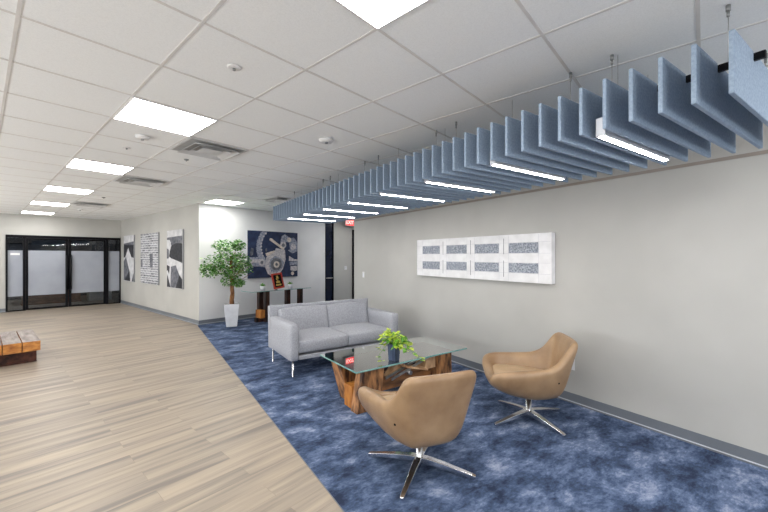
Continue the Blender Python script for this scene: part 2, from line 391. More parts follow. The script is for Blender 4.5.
wall('wall_front', G2(0.475, 13.85), G2(-4.0, 13.85), 0, H_CEIL, -0.16, M['wall_grey'])
wall('wall_front', G2(2.99, 13.85), G2(0.475, 13.85), 2.06, H_CEIL, -0.16, M['wall_grey'])
wall('wall_left', G2(-4.0, 13.9), G2(-4.0, -4.2), 0, H_CEIL, -0.15, M['wall_grey'])
wall('wall_rear', G2(-4.0, -4.2), G2(4.6, -4.2), 0, H_CEIL, -0.15, M['wall_grey'])
wall('wall_side', (8.3, 5.2), (XW+0.15, 5.2), 0, H_CEIL, 0.1, M['wall_grey'])
wall('wall_side', (8.2, 11.3), (8.2, 5.2), 0, H_CEIL, 0.1, M['wall_grey'])

# added fill: made-up windows with area lights behind and left of the camera
def fill_window(nm, p, yaw, w_, h_, z, power):
    t = struct(bpy.data.objects.new(nm, None)); C.objects.link(t); t.location = (p[0], p[1], z); t.rotation_euler.z = yaw
    mb = MB()
    for q in ((-w_/2-.05, -w_/2, 0, h_), (w_/2, w_/2+.05, 0, h_), (-w_/2-.05, w_/2+.05, h_, h_+.05), (-w_/2-.05, w_/2+.05, -.05, 0), (-.02, .02, 0, h_)): mb.box(q[0], q[1], 0.0, .04, q[2], q[3])
    mb.build('fill_window_frame', M['black'], t)
    mb = MB(); mb.box(-w_/2, w_/2, .004, .008, 0, h_); mb.build('fill_window_pane', M['frost'], t)
    ld = bpy.data.lights.new(nm+'_fill', 'AREA'); ld.shape = 'RECTANGLE'; ld.size = w_; ld.size_y = h_; ld.energy = power; ld.color = (0.96, 0.98, 1.0)
    lo = bpy.data.objects.new('fill_light', ld); C.objects.link(lo); lo.parent = t; lo.location = (0, .05, h_/2); lo.rotation_euler = (R(118), 0, 0); return t  # added fill light, tilted up to reach the ceiling
wp = gw(0.2, -4.19); fill_window('fill_window_1', (wp.x, wp.y), GA, 5.5, 1.9, 0.35, 66)
wp = gw(-3.99, 3.0); fill_window('fill_window_2', (wp.x, wp.y), GA-R(90), 6.0, 1.9, 0.35, 105)
wp = gw(-3.99, 10.0); fill_window('fill_window_3', (wp.x, wp.y), GA-R(90), 5.0, 1.9, 0.35, 140)

def baseboard(name, p, q, side=-1.0, h=0.098):
    p, q = Vector((p[0], p[1], 0)), Vector((q[0], q[1], 0)); d = (q-p).normalized(); n = Vector((-d.y, d.x, 0))*side
    def strip(z0, z1, t, mi):
        a = p+n*0.0005; b = q+n*0.0005
        mb.prism([(a.x, a.y, z0), (b.x, b.y, z0), (b.x+n.x*t, b.y+n.y*t, z0), (a.x+n.x*t, a.y+n.y*t, z0)], (0, 0, z1-z0), mi)
    mb = MB(); strip(0.0, 0.014, 0.014, 0); strip(0.014, 0.020, 0.0155, 1); strip(0.020, h, 0.005, 0)
    return struct(mb.build(name, [M['base'], M['base_highlight']]))
baseboard('baseboard_right', (XW, YE), (XW, -4.2), -1)
baseboard('baseboard_back', G2(6.6, 8.12), G2(3.15, 8.12), 1)
baseboard('baseboard_alcove', G2(10.3, 8.12), G2(6.93, 8.12), 1)
baseboard('baseboard_gallery', PW0, PW1, 1)
baseboard('baseboard_front', G2(0.475, 13.85), G2(-4.0, 13.85), 1)
mb = MB(); mb.box(XW-0.006, XW, -4.0, YE, 2.190, 2.216); struct(mb.build('wall_strip', flat('tan_strip', srgb(150, 141, 133), 0.6, scale=4)))  # thin tan strip along the right wall, a little above the baffle bottoms
mb = MB(); mb.box(EDGE-0.002, EDGE+0.003, -4.5, 8.6, 0.0, 0.003); struct(mb.build('trim_3', M['base']))

# entrance: glazed doors with frosted film
def gbox(mb, c0, c1, a0, a1, z0, z1, mi=0):
    mb.prism([tuple(gw(c, a, z0)) for c, a in ((c0, a0), (c1, a0), (c1, a1), (c0, a1))], (0, 0, z1-z0), mi)
AD = 13.85
mb = MB()
for c0, c1, z0, z1 in ((0.475, 0.515, 0, 2.06), (2.965, 2.99, 0, 2.06), (0.80, 0.855, 0, 2.0), (2.62, 2.68, 0, 2.0), (0.515, 2.965, 1.985, 2.06), (0.515, 0.80, 0.0, 0.03), (2.68, 2.965, 0, 0.03)):
    gbox(mb, c0, c1, AD-0.03, AD+0.07, z0, z1)
fr = thing('door_1', 'black framed glass double door with frosted film bands at the hall end', 'door', gw(1.73, AD)); fr['kind'] = 'structure'
def under(o, root):
    bpy.context.view_layer.update(); o.parent = root; o.matrix_parent_inverse = root.matrix_world.inverted(); return o
bpy.context.view_layer.update()
under(mb.build('frame', M['black']), fr)
for i, (c0, c1) in enumerate(((0.86, 1.735), (1.745, 2.615))):
    mb = MB()
    for q in ((c0, c0+0.045, 0.01, 1.98), (c1-0.06, c1, 0.01, 1.98), (c0+0.045, c1-0.06, 0.01, 0.05), (c0+0.045, c1-0.06, 1.945, 1.98)) if i == 0 else \
            ((c0, c0+0.06, 0.01, 1.98), (c1-0.05, c1, 0.01, 1.98), (c0+0.06, c1-0.05, 0.01, 0.05), (c0+0.06, c1-0.05, 1.945, 1.98)):
        gbox(mb, q[0], q[1], AD, AD+0.04, q[2], q[3])
    dl = under(mb.build('door_leaf', M['black']), fr)
    mb = MB(); gbox(mb, c0+0.045, c1-0.05, AD+0.018, AD+0.026, 0.05, 1.945); p = under(mb.build('glass_pane', M['door_glass']), dl)
    mb = MB(); gbox(mb, c0+0.045, c1-0.05, AD+0.014, AD+0.017, 0.40, 1.64); p = under(mb.build('frosted_film', M['frost']), dl)
    hc = c1-0.03 if i == 0 else c0+0.035
    mb = MB(); a = AD-0.055
    mb.tube([gw(hc, a, 0.52), gw(hc, a, 1.52)], 0.03); mb.tube([gw(hc, a, 0.62), gw(hc, AD, 0.62)], 0.01); mb.tube([gw(hc, a, 1.42), gw(hc, AD, 1.42)], 0.01)
    under(mb.build('pull_handle', M['black']), dl)
for c0, c1 in ((0.515, 0.80), (2.68, 2.965)):
    mb = MB(); gbox(mb, c0, c1, AD+0.018, AD+0.026, 0.03, 1.985); p = under(mb.build('sidelight_pane', M['door_glass']), fr)
    mb = MB(); gbox(mb, c0, c1, AD+0.012, AD+0.016, 0.40, 1.64); under(mb.build('frosted_film', M['frost']), fr)
mb = MB(); gbox(mb, 0.565, 0.745, AD+0.004, AD+0.008, 1.515, 1.57); under(mb.build('small_plate', M['white']), fr)
# room behind the doors
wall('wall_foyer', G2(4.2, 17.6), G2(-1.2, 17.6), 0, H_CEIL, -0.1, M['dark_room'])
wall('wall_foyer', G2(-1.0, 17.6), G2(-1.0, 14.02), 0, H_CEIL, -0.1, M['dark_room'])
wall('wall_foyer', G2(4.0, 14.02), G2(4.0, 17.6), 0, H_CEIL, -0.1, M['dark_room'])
mb = MB(); mb.box(-0.7, 0.7, -0.3, 0.3, 0.0, 0.05, 0); mb.box(-0.68, 0.68, -0.28, 0.28, 0.05, 0.68, 0); mb.box(-0.75, 0.75, -0.34, 0.34, 0.68, 0.72, 0)
o = mb.build('reception_desk', M['desk'], loc=gw(1.55, 15.6), rotz=GA, bevel=0.004); tag(o, 'brown wooden desk dimly seen through the clear lower glass of the doors', 'desk')
mb = MB(); mb.box(-0.3, 0.3, -0.25, 0.25, 0.0, 0.6); mb.box(-0.31, 0.31, -0.26, 0.26, 0.6, 0.62)
for k in range(2): mb.box(-0.28, 0.28, -0.265, -0.25, 0.04+0.28*k, 0.29+0.28*k)
o = mb.build('filing_cabinet', M['white'], loc=gw(2.75, 15.5), rotz=GA, bevel=0.004); tag(o, 'pale cabinet behind the right glass door', 'cabinet')

# dark side door at the end of the back wall
dr = thing('door_2', 'tall black glazed door in the gap right of the light wall', 'door', gw(6.76, 8.15)); dr['kind'] = 'structure'
bpy.context.view_layer.update()
mb = MB(); gbox(mb, 6.6, 6.63, 8.13, 8.2, 0, 2.5); gbox(mb, 6.90, 6.93, 8.13, 8.2, 0, 2.5); gbox(mb, 6.63, 6.90, 8.13, 8.2, 2.45, 2.5); gbox(mb, 6.63, 6.90, 8.13, 8.2, 0, 0.12); gbox(mb, 6.63, 6.9, 8.14, 8.19, 0.84, 0.86)
under(mb.build('frame', M['black']), dr)
m_dp = flat('dark_blue_glass', (0.008, 0.012, 0.03), 0.15, scale=3)
mb = MB(); gbox(mb, 6.63, 6.90, 8.16, 8.175, 0.12, 2.45); under(mb.build('glass_pane', m_dp), dr)
mb = MB(); mb.tube([gw(6.64, 8.11, 0.85), gw(6.89, 8.11, 0.85)], 0.012); mb.tube([gw(6.66, 8.11, 0.85), gw(6.66, 8.15, 0.85)], 0.008); mb.tube([gw(6.87, 8.11, 0.85), gw(6.87, 8.15, 0.85)], 0.008)
under(mb.build('push_bar', M['steel']), dr)
dr = thing('door_3', 'black framed exit door under the red sign', 'door', gw(8.2, 8.1)); dr['kind'] = 'structure'
bpy.context.view_layer.update()
mb = MB(); gbox(mb, 7.66, 7.76, 8.06, 8.12, 0, 2.3); gbox(mb, 8.7, 8.8, 8.06, 8.12, 0, 2.3); gbox(mb, 7.76, 8.7, 8.06, 8.12, 2.2, 2.3)
under(mb.build('frame', M['black']), dr)
mb = MB(); gbox(mb, 7.76, 8.7, 8.08, 8.115, 0.005, 2.2); under(mb.build('door_leaf', m_dp), dr)

# ---------------------------------------------------------------- text helper
def text_mesh(name, s, size, ext, mat, parent, loc, rot):
    cu = bpy.data.curves.new(name, 'FONT'); cu.body = s; cu.size = size; cu.extrude = ext; cu.align_x = 'CENTER'; cu.align_y = 'CENTER'; cu.offset = size*0.02
    t = bpy.data.objects.new(name, cu); C.objects.link(t)
    dg = bpy.context.evaluated_depsgraph_get(); me = bpy.data.meshes.new_from_object(t.evaluated_get(dg))
    bpy.data.objects.remove(t); me.materials.clear(); me.materials.append(mat)
    o = bpy.data.objects.new(name, me); C.objects.link(o); o.parent = parent; o.location = loc; o.rotation_euler = rot
    return o

# exit sign
ex = thing('exit_sign', 'red illuminated EXIT sign hanging at the far end of the right wall', 'sign', gw(7.42, 7.98, 2.40), GA)
mb = MB(); mb.box(-0.17, 0.17, -0.02, 0.02, 0.0, 0.19); mb.box(-0.03, 0.03, -0.015, 0.015, 0.19, H_CEIL-2.40); mb.build('housing', M['white'], ex, bevel=0.003)
mb = MB(); mb.box(-0.162, 0.162, -0.024, -0.0205, 0.008, 0.182); mb.build('face', M['exit_red'], ex)
text_mesh('letters', 'EXIT', 0.15, 0.002, M['exit_white'], ex, (0, -0.027, 0.095), (R(90), 0, 0))

# switches and outlet
def plate(name, label, cat, loc, rotz, toggle=True, w=0.07, h=0.115):
    t = thing(name, label, cat, loc, rotz)
    mb = MB(); mb.box(-w/2, w/2, -0.006, -0.0005, -h/2, h/2); mb.build('cover_plate', M['white'], t, bevel=0.002)
    mb = MB()
    if toggle: mb.box(-0.016, 0.016, -0.010, -0.006, -0.032, 0.032)
    else: mb.box(-0.017, 0.017, -0.009, -0.006, 0.006, 0.036); mb.box(-0.017, 0.017, -0.009, -0.006, -0.036, -0.006)
    mb.build('rocker' if toggle else 'socket', M['pot_white'], t)
    return t
plate('light_switch', 'white light switch plate on the grey wall beside the sofa back', 'switch', (XW, 6.1, 1.12), R(-90))
plate('light_switch', 'small white switch plate on the grey wall left of the exit door', 'switch', gw(7.39, 8.12, 1.13), GA, w=0.11)
plate('power_outlet', 'white outlet plate low on the wall behind the right lounge chair', 'outlet', (XW, 1.97, 0.39), R(-90), False)

# ---------------------------------------------------------------- ceiling fixtures
def troffer(c, a, label, w=0.575):
    t = thing('ceiling_light', label, 'ceiling light', gw(c+0.3, a+0.3, H_CEIL), GA, 'square troffers in the ceiling grid')
    h = w/2
    mb = MB(); f = 0.296
    for q in ((-f, f, -f, -h), (-f, f, h, f), (-f, -h, -h, h), (h, f, -h, h)): mb.box(q[0], q[1], q[2], q[3], -0.012, -0.003)
    mb.build('frame', M['white'], t)
    mb = MB(); mb.box(-h, h, -h, h, -0.009, -0.004); mb.build('diffuser', M['lens'], t)
    return t
troffer(0.724, 3.02, 'nearest square light panel in the row down the hall')
troffer(0.724, 5.42, 'second square light panel in the row down the hall')
troffer(0.724, 7.82, 'third square light panel in the row down the hall')
troffer(0.724, 10.22, 'fourth square light panel in the row down the hall')
troffer(0.724, 12.62, 'farthest square light panel, near the glass doors')
troffer(0.724, 0.62, 'square light panel cut off by the top edge of the photo')
troffer(3.124, 7.22, 'square light panel above the potted tree by the light wall')
for c, a in ((-1.676, 3.02), (-1.676, 6.62), (-1.676, 10.22), (-1.676, -0.58), (0.724, -1.78), (0.124, -3.58), (2.524, -1.78), (-1.676, -2.98)):
    troffer(c, a, 'added fill light panel in the ceiling behind or beside the camera')  # unseen panels, added as fill for the room
troffer(0.9, 14.6, 'light panel in the dark room behind the glass doors')
troffer(6.724, 6.62, 'added fill light panel hidden behind the baffles over the exit passage')  # added out of view to brighten the alcove walls
troffer(8.6, 6.02, 'added fill light panel over the exit alcove')  # unseen, added so the alcove gets some light

def vent(c, a, label, sx=0.29, sy=0.29, holes=True):
    t = thing('air_vent', label, 'air vent', gw(c, a, H_CEIL), GA, 'square air diffusers in the ceiling')
    def ring(mb, r0x, r0y, w, z0, z1, z0i, z1i):
        o = [(-r0x, -r0y), (r0x, -r0y), (r0x, r0y), (-r0x, r0y)]; i = [(x-math.copysign(w, x), y-math.copysign(w, y)) for x, y in o]
        vs = [(x, y, z0) for x, y in o]+[(x, y, z0i) for x, y in i]+[(x, y, z1) for x, y in o]+[(x, y, z1i) for x, y in i]
        fs = []
        for k in range(4):
            j = (k+1) % 4; fs += [(k, j, 4+j, 4+k), (8+k, 12+k, 12+j, 8+j), (k, 8+k, 8+j, j), (4+k, 4+j, 12+j, 12+k)]
        mb.add(vs, fs)
    mb = MB(); ring(mb, sx, sy, 0.02, -0.010, -0.003, -0.012, -0.003); mb.build('frame', M['silver_film'], t)
    mb = MB(); mb.box(-sx+0.02, sx-0.02, -sy+0.02, sy-0.02, -0.006, -0.004); mb.build('throat', M['vent_dark'], t)
    for k, s in enumerate((0.80, 0.58)):
        mb = MB(); ring(mb, sx*s, sy*s, 0.045, -0.040, -0.037, -0.012, -0.009); mb.build('louvre', M['silver_film'], t)
    mb = MB(); mb.box(-sx*0.36, sx*0.36, -sy*0.36, sy*0.36, -0.034, -0.030); mb.build('centre_panel', M['silver_film'], t)
    return t
vent(1.624, 3.92, 'largest square air diffuser, just beyond the nearest ceiling light of the hall row')
vent(1.624, 6.32, 'second square air diffuser, beside the second hall light')
vent(1.624, 9.92, 'small far air diffuser near the gallery wall')
vent(3.90, 6.3, 'air diffuser just beyond the far end of the blue baffles', 0.15, 0.28)

def disc(name, label, cat, c, a, r, h, mat, group=None, dome=True):
    t = thing(name, label, cat, gw(c, a, H_CEIL), 0, group)
    n = 24; rings = []
    for rr, z in ((r, -0.001), (r, -h*0.5), (r*0.82, -h), (r*0.35, -h*1.02)):
        rings.append([(rr*math.cos(2*math.pi*k/n), rr*math.sin(2*math.pi*k/n), z) for k in range(n)])
    mb = MB(); mb.loft(rings); mb.build('housing' if dome else 'escutcheon', mat, t)
    mb = MB(); mb.tube([(0, 0, -h), (0, 0, -h-0.012)], r*0.22); mb.build('sensor' if dome else 'nozzle', M['clip'], t)
    return t
disc('smoke_detector', 'round white smoke detector nearest the hall light row', 'smoke detector', 1.03, 3.97, 0.06, 0.03, M['white'])
disc('smoke_detector', 'round white smoke detector in front of the blue baffles', 'smoke detector', 2.25, 2.75, 0.07, 0.028, M['white'])
disc('smoke_detector', 'tiny far round detector before the glass doors', 'smoke detector', 1.62, 11.19, 0.06, 0.03, M['white'])
disc('ceiling_sprinkler', 'white sprinkler cap closest to the camera in the ceiling', 'sprinkler', 1.02, 2.11, 0.04, 0.010, M['white'], dome=False)
disc('ceiling_sprinkler', 'flat white sprinkler cap beyond the near smoke detector', 'sprinkler', 1.03, 4.52, 0.035, 0.006, M['white'], dome=False)
disc('ceiling_sprinkler', 'dark recessed sprinkler beside the largest air diffuser', 'sprinkler', 1.62, 4.54, 0.025, 0.012, M['clip'], dome=False)
disc('ceiling_sprinkler', 'dark sprinkler head between the far lights and far diffuser', 'sprinkler', 1.60, 8.64, 0.03, 0.012, M['clip'], dome=False)

# ---------------------------------------------------------------- felt baffles
BX0, BX1, BZ0, BZ1, BT = 1.905, 3.03, 2.112, 2.36, 0.009
NB, Y0, PIT = 52, 0.412, 0.1165
LY = [0.412+0.1165*(4.5+6*k) for k in range(8)]
LX0, LX1 = 1.99, 2.86
RAILX = (2.20, 2.90)
ORD = ['first', 'second', 'third', 'fourth', 'fifth', 'sixth', 'seventh', 'eighth']
def baffle_mesh(cut):
    n1, nz = 0.014, 2.350
    pts = [(BX0, BZ0)]
    if cut: pts += [(LX0-0.004, BZ0), (LX0-0.004, 2.195), (LX1+0.004, 2.195), (LX1+0.004, BZ0)]
    pts += [(BX1, BZ0), (BX1, BZ1)]
    for rx in RAILX[::-1]: pts += [(rx+n1, BZ1), (rx+n1, 2.322), (rx-n1, 2.322), (rx-n1, BZ1)]
    pts += [(BX0, BZ1)]
    mb = MB()
    xm, zm = (BX0+BX1)/2, 0
    mb.prism([(x-xm, -BT, z-BZ0) for x, z in pts], (0, 2*BT, 0))
    return mb, xm
proto = {}
for i in range(NB):
    y = Y0+PIT*i
    near = [j for j, ly in enumerate(LY) if abs(ly-y) < 0.048]
    cut = bool(near)
    before = [j for j, ly in enumerate(LY) if ly < y]
    if cut: lab = 'blue felt ceiling baffle notched over the %s linear lamp from the camera' % ORD[near[0]]
    elif not before:
        lab = 'blue felt ceiling baffle, nearest of all' if i == 0 else 'blue felt ceiling baffle, %s from the camera end' % ORD[i]
    else:
        j = before[-1]; k = len([q for q in range(i) if Y0+PIT*q > LY[j] and not any(abs(ly-(Y0+PIT*q)) < 0.048 for ly in LY)])
        lab = 'blue felt ceiling baffle, %s behind the %s linear lamp from the camera' % (ORD[k], ORD[j])
    if cut not in proto:
        mb, xm = baffle_mesh(cut); o = mb.build('acoustic_baffle', M['baffle'], loc=(xm, y, BZ0), bevel=0.002, seg=1); proto[cut] = o
    else:
        o = proto[cut].copy(); C.objects.link(o); o.location = ((BX0+BX1)/2, y, BZ0)
    tag(o, lab, 'acoustic baffle', 'blue acoustic baffles hanging in a row')
YB = Y0+PIT*(NB-1)
for k, rx in enumerate(RAILX):
    mb = MB(); mb.box(-0.011, 0.011, Y0-0.045, YB+0.03, -0.016, 0.016)
    o = mb.build('hanging_rail', M['black'], loc=(rx, 0, 2.3385), bevel=0.003)
    tag(o, ('black rail threaded through the baffles, the one nearer the hall', 'black rail threaded through the baffles, the one nearer the grey wall')[k], 'rail', 'rails carrying the baffles')
WY = [0.487, 0.973, 1.21, 2.19, 2.44, 3.40, 3.70, 4.65, 4.90, 6.1]
for k, rx in enumerate(RAILX):
    for q, y in enumerate(WY):
        # keep the wire clear of the felt
        m_ = (y-Y0)/PIT; fr_ = m_-math.floor(m_)
        if fr_ < 0.12 or fr_ > 0.88: y += 0.03
        t = thing('suspension_wire', 'thin steel wire with ceiling clip, number %s pair from the camera on the %s rail' % (['nearest', 'second', 'third', 'fourth', 'fifth', 'sixth', 'seventh', 'eighth', 'ninth', 'farthest'][q], ['hall side', 'wall side'][k]), 'wire', (rx, y, 2.355), 0, 'wires holding up the baffle rails')
        t['label'] = '%s thin suspension wire with grey ceiling clip on the %s rail' % (['nearest', 'second', 'third', 'fourth', 'fifth', 'sixth', 'seventh', 'eighth', 'ninth', 'farthest'][q], ['hall side', 'wall side'][k])
        mb = MB(); mb.tube([(0, 0, 0), (0, 0, H_CEIL-2.355-0.03)], 0.0018, 6); mb.build('wire', M['steel'], t)
        mb = MB(); mb.tube([(0, 0, H_CEIL-2.355-0.055), (0, 0, H_CEIL-2.355-0.03)], 0.006, 8); mb.tube([(0, 0, H_CEIL-2.355-0.03), (0, 0, H_CEIL-2.355-0.003)], 0.009, 10); mb.build('ceiling_clip', M['clip'], t)
for j, y in enumerate(LY):
    t = thing('linear_lamp', ('%s slim linear lamp under the blue baffles, counted from the camera' % ORD[j]) if j else 'nearest slim linear lamp, its housing showing below the blue baffles', 'lamp', ((LX0+LX1)/2, y, 2.103), 0, 'linear lamps between the baffles')
    L = (LX1-LX0)/2
    mb = MB(); mb.box(-L, L, -0.0235, 0.0235, 0.003, 0.100); mb.build('housing', M['lamp_body'], t, bevel=0.002, seg=1)
    mb = MB(); mb.box(-L+0.012, L-0.012, -0.013, 0.013, 0.0, 0.0028); mb.build('diffuser', M['strip'], t)
    for sx in (-0.2, 0.2):
        mb = MB(); mb.tube([(sx, 0.017, 0.1), (sx, 0.017, H_CEIL-2.103-0.003)], 0.0012, 6); mb.build('cable', M['steel'], t)

# ---------------------------------------------------------------- wall art
def wall_art():
    # right wall, along -y; local: x = along the wall (reader's left to right), z up, front face at -y
    t = thing('wall_art', 'long white panel artwork with eight grey patterned rectangles on the grey wall', 'artwork', (XW, 3.246, 1.187), R(-90))
    W, Hh = 1.105, 0.541
    mb = MB(); mb.box(-W, W, -0.07, -0.001, 0, Hh); mb.build('panel', M['art_white'], t, bevel=0.003)
    for k in range(4):
        x0 = -W + 0.137 + 0.5155*k
        for r, (z0, z1) in enumerate(((0.105, 0.215), (0.328, 0.443))):
            mb = MB(); mb.box(x0, x0+0.375, -0.0725, -0.0702, z0, z1); mb.build('patterned_insert', M['grate'], t)
    mb = MB()
    for k in range(4):
        x0 = -W + 0.137 + 0.5155*k
        for xx in (x0-0.004, x0+0.379): mb.box(xx-0.0012, xx+0.0012, -0.0708, -0.0701, 0.01, Hh-0.01)
    for z in (0.100, 0.219, 0.324, 0.447): mb.box(-W+0.01, W-0.01, -0.0709, -0.0702, z-0.0012, z+0.0012)
    mb.build('seam_lines', M['art_line'], t)
    for k in range(1, 4):
        x = -W+0.137+0.5155*k-0.072
        for z0, z1 in ((0.05, 0.24), (0.315, 0.50)):
            mb = MB(); mb.box(x-0.003, x+0.003, -0.0715, -0.0702, z0, z1); mb.build('slot', M['ink_mid'], t)
wall_art()

def canvas(name, label, loc, rotz, W, Hh, bg, shapes, edge='canvas_edge', th=0.035, names=None):
    """shapes: (material key, polygon in 0..1 u,v-from-top)"""
    t = thing(name, label, 'picture', loc, rotz)
    mb = MB(); mb.box(-W/2, W/2, -th, -0.001, 0, Hh, 0); mb.build('canvas', M[edge], t, bevel=0.002, seg=1)
    mb = MB(); keys = [bg]; mb.box(-W/2+.002, W/2-.002, -th-0.0012, -th-0.0002, 0.002, Hh-.002, 0)
    for i, (k, pts) in enumerate(shapes):
        if k not in keys: keys.append(k)
        y = -th-0.0014-0.0004*i
        mb.add([((u-0.5)*W, y, (1-v)*Hh) for u, v in [(min(.992, max(.008, a)), min(.992, max(.008, b))) for a, b in pts]], [tuple(range(len(pts)))], keys.index(k))
    mb.build('print', [M[k] for k in keys], t, fix=False)
    return t
def circ(u, v, r, n=20, asp=1.0, ph=0, sq=1.0): return [(u+r*math.cos(2*math.pi*k/n+ph), v+sq*r*asp*math.sin(2*math.pi*k/n+ph)) for k in range(n)]
def arcband(u, v, r0, r1, a0, a1, asp, n=14):
    o = [(u+r1*math.cos(R(a0+(a1-a0)*k/n)), v+r1*asp*math.sin(R(a0+(a1-a0)*k/n))) for k in range(n+1)]
    i = [(u+r0*math.cos(R(a0+(a1-a0)*k/n)), v+r0*asp*math.sin(R(a0+(a1-a0)*k/n))) for k in range(n+1)]
    return o+i[::-1]
def px(pts): return [((x-78)/505.0, (y-6)/485.0) for x, y in pts]
A_ = 1.39/1.16
big = []
for k in range(9):   # segments of the bracelet-like curve
    p = [(232, 12), (212, 45), (196, 80), (184, 115), (178, 150), (176, 185), (180, 220), (188, 250), (200, 275)][k]
    big.append(('ink_grey', [(u, v) for u, v in circ(*px([p])[0], 0.052, 14, A_)]))
for k in range(8):
    p = [(244, 30), (222, 62), (208, 98), (200, 132), (198, 166), (200, 200), (206, 232), (214, 262)][k]
    big.append(('ink_light', circ(*px([p])[0], 0.018, 10, A_)))
big += [
    ('ink_grey', px([(80, 278), (236, 272), (250, 385), (180, 372), (80, 368)])),
    ('ink_light', px([(80, 300), (190, 296), (190, 330), (80, 338)])),
    ('ink_beige', px([(240, 235), (330, 205), (350, 235), (300, 270), (248, 262)])),
    ('ink_light', px([(252, 270), (330, 225), (345, 180), (440, 195), (448, 300), (420, 400), (372, 470), (320, 488), (262, 450), (236, 380), (240, 310)])),
    ('ink_grey', px([(290, 300), (340, 262), (400, 290), (432, 330), (410, 400), (350, 445), (296, 430), (276, 370)])),
    ('ink_mid', circ(*px([(350, 352)])[0], 0.115, 20, A_)),
    ('ink_beige', circ(*px([(352, 354)])[0], 0.062, 16, A_)),
    ('ink_mid', circ(*px([(352, 354)])[0], 0.028, 12, A_)),
    ('ink_light', circ(*px([(205, 332)])[0], 0.062, 16, A_)),
    ('ink_mid', circ(*px([(205, 332)])[0], 0.030, 12, A_)),
    ('ink_grey', px([(392, 110), (404, 50), (440, 26), (486, 60), (480, 110), (440, 175), (398, 170)])),
    ('ink_light', circ(*px([(420, 145)])[0], 0.066, 16, A_)),
    ('ink_mid', circ(*px([(422, 146)])[0], 0.034, 12, A_)),
    ('ink_beige', px([(284, 76), (302, 78), (432, 182), (428, 198), (410, 190), (276, 96)])),
    ('ink_grey', px([(470, 70), (540, 60), (582, 120), (582, 210), (520, 235), (470, 200), (455, 130)])),
    ('ink_beige', circ(*px([(485, 86)])[0], 0.045, 14, A_)),
    ('ink_navy', px([(448, 110), (484, 118), (496, 190), (462, 205)])),
    ('ink_light', circ(*px([(530, 162)])[0], 0.060, 16, A_)),
    ('ink_light', px([(484, 262), (545, 300), (582, 300), (582, 320), (480, 318)])),
    ('ink_grey', px([(490, 326), (582, 322), (582, 362), (492, 366)])),
    ('ink_light', px([(500, 376), (576, 372), (574, 425), (540, 432), (498, 418)])),
    ('ink_beige', circ(*px([(522, 455)])[0], 0.035, 12, A_)),
    ('ink_mid', px([(92, 235), (104, 180), (124, 190), (120, 250), (98, 268)])),
    ('ink_mid', px([(236, 190), (252, 180), (256, 214), (240, 222)])),
]
pc = gw(4.945, 8.12)
canvas('picture', 'large navy blue picture of grey machinery on the light wall', (pc.x, pc.y, 0.95), GA, 1.39, 1.15, 'ink_navy', big, edge='ink_navy')
# gallery wall pictures; wall direction
gp0, gp1 = Vector((*PW0, 0)), Vector((*PW1, 0)); gd = (gp0-gp1).normalized(); grot = math.atan2(gd.y, gd.x)
def on_gallery(a): return gp0 + (gp1-gp0)*((a-8.12)/(13.85-8.12))
def gq(pts, x0, x1, y0, y1): return [((x-x0)/(x1-x0), (y-y0)/(y1-y0)) for x, y in pts]
p = on_gallery(12.90)
canvas('picture', 'farthest tall black and white picture with a pale wedge, next to the glass doors', (p.x, p.y, 0.73), grot, 0.98, 1.38, 'ink_pale',
  [('ink_black', gq([(90, 150), (155, 160), (155, 242), (140, 238), (120, 178), (100, 240), (90, 240)], 90, 155, 100, 390)),
   ('ink_mid', gq([(90, 150), (155, 140), (155, 162), (125, 160), (90, 158)], 90, 155, 100, 390)),
   ('ink_mid', gq([(90, 262), (106, 235), (130, 330), (132, 390), (90, 386)], 90, 155, 100, 390)),
   ('ink_black', gq([(98, 384), (128, 318), (133, 390)], 90, 155, 100, 390)),
   ('ink_mid', gq([(142, 390), (155, 330), (155, 390)], 90, 155, 100, 390))])
p = on_gallery(11.13)
canvas('picture', 'middle picture of the three, covered in small grey blocks', (p.x, p.y, 0.74), grot, 1.36, 1.36, 'print_blocks',
  [('ink_mid', gq([(262, 215), (280, 215), (280, 300), (262, 300)], 200, 312, 90, 400)), ('ink_mid', gq([(202, 250), (214, 250), (214, 300), (202, 300)], 200, 312, 90, 400))])
p = on_gallery(9.38)
canvas('picture', 'nearest of the three gallery pictures, with a dark rounded form and pale diagonals', (p.x, p.y, 0.725), grot, 0.95, 1.38, 'ink_pale',
  [('ink_mid', gq([(372, 125), (392, 128), (402, 165), (470, 150), (470, 105), (372, 110)], 372, 470, 65, 437)),
   ('ink_pale', gq([(380, 135), (400, 140), (396, 175), (378, 180)], 372, 470, 65, 437)),
   ('ink_black', gq([(392, 200), (402, 165), (430, 150), (470, 152), (470, 275), (440, 262), (400, 246), (388, 235)], 372, 470, 65, 437)),
   ('ink_mid', gq([(372, 180), (386, 190), (388, 245), (372, 250)], 372, 470, 65, 437)),
   ('ink_black', gq([(372, 290), (392, 300), (388, 350), (378, 325), (372, 330)], 372, 470, 65, 437)),
   ('ink_mid', gq([(396, 437), (400, 300), (430, 290), (452, 350), (470, 375), (470, 437)], 372, 470, 65, 437)),
   ('ink_black', gq([(430, 437), (452, 350), (470, 375), (470, 437)], 372, 470, 65, 437)),
   ('ink_black', gq([(374, 437), (376, 350), (392, 410), (396, 437)], 372, 470, 65, 437))])

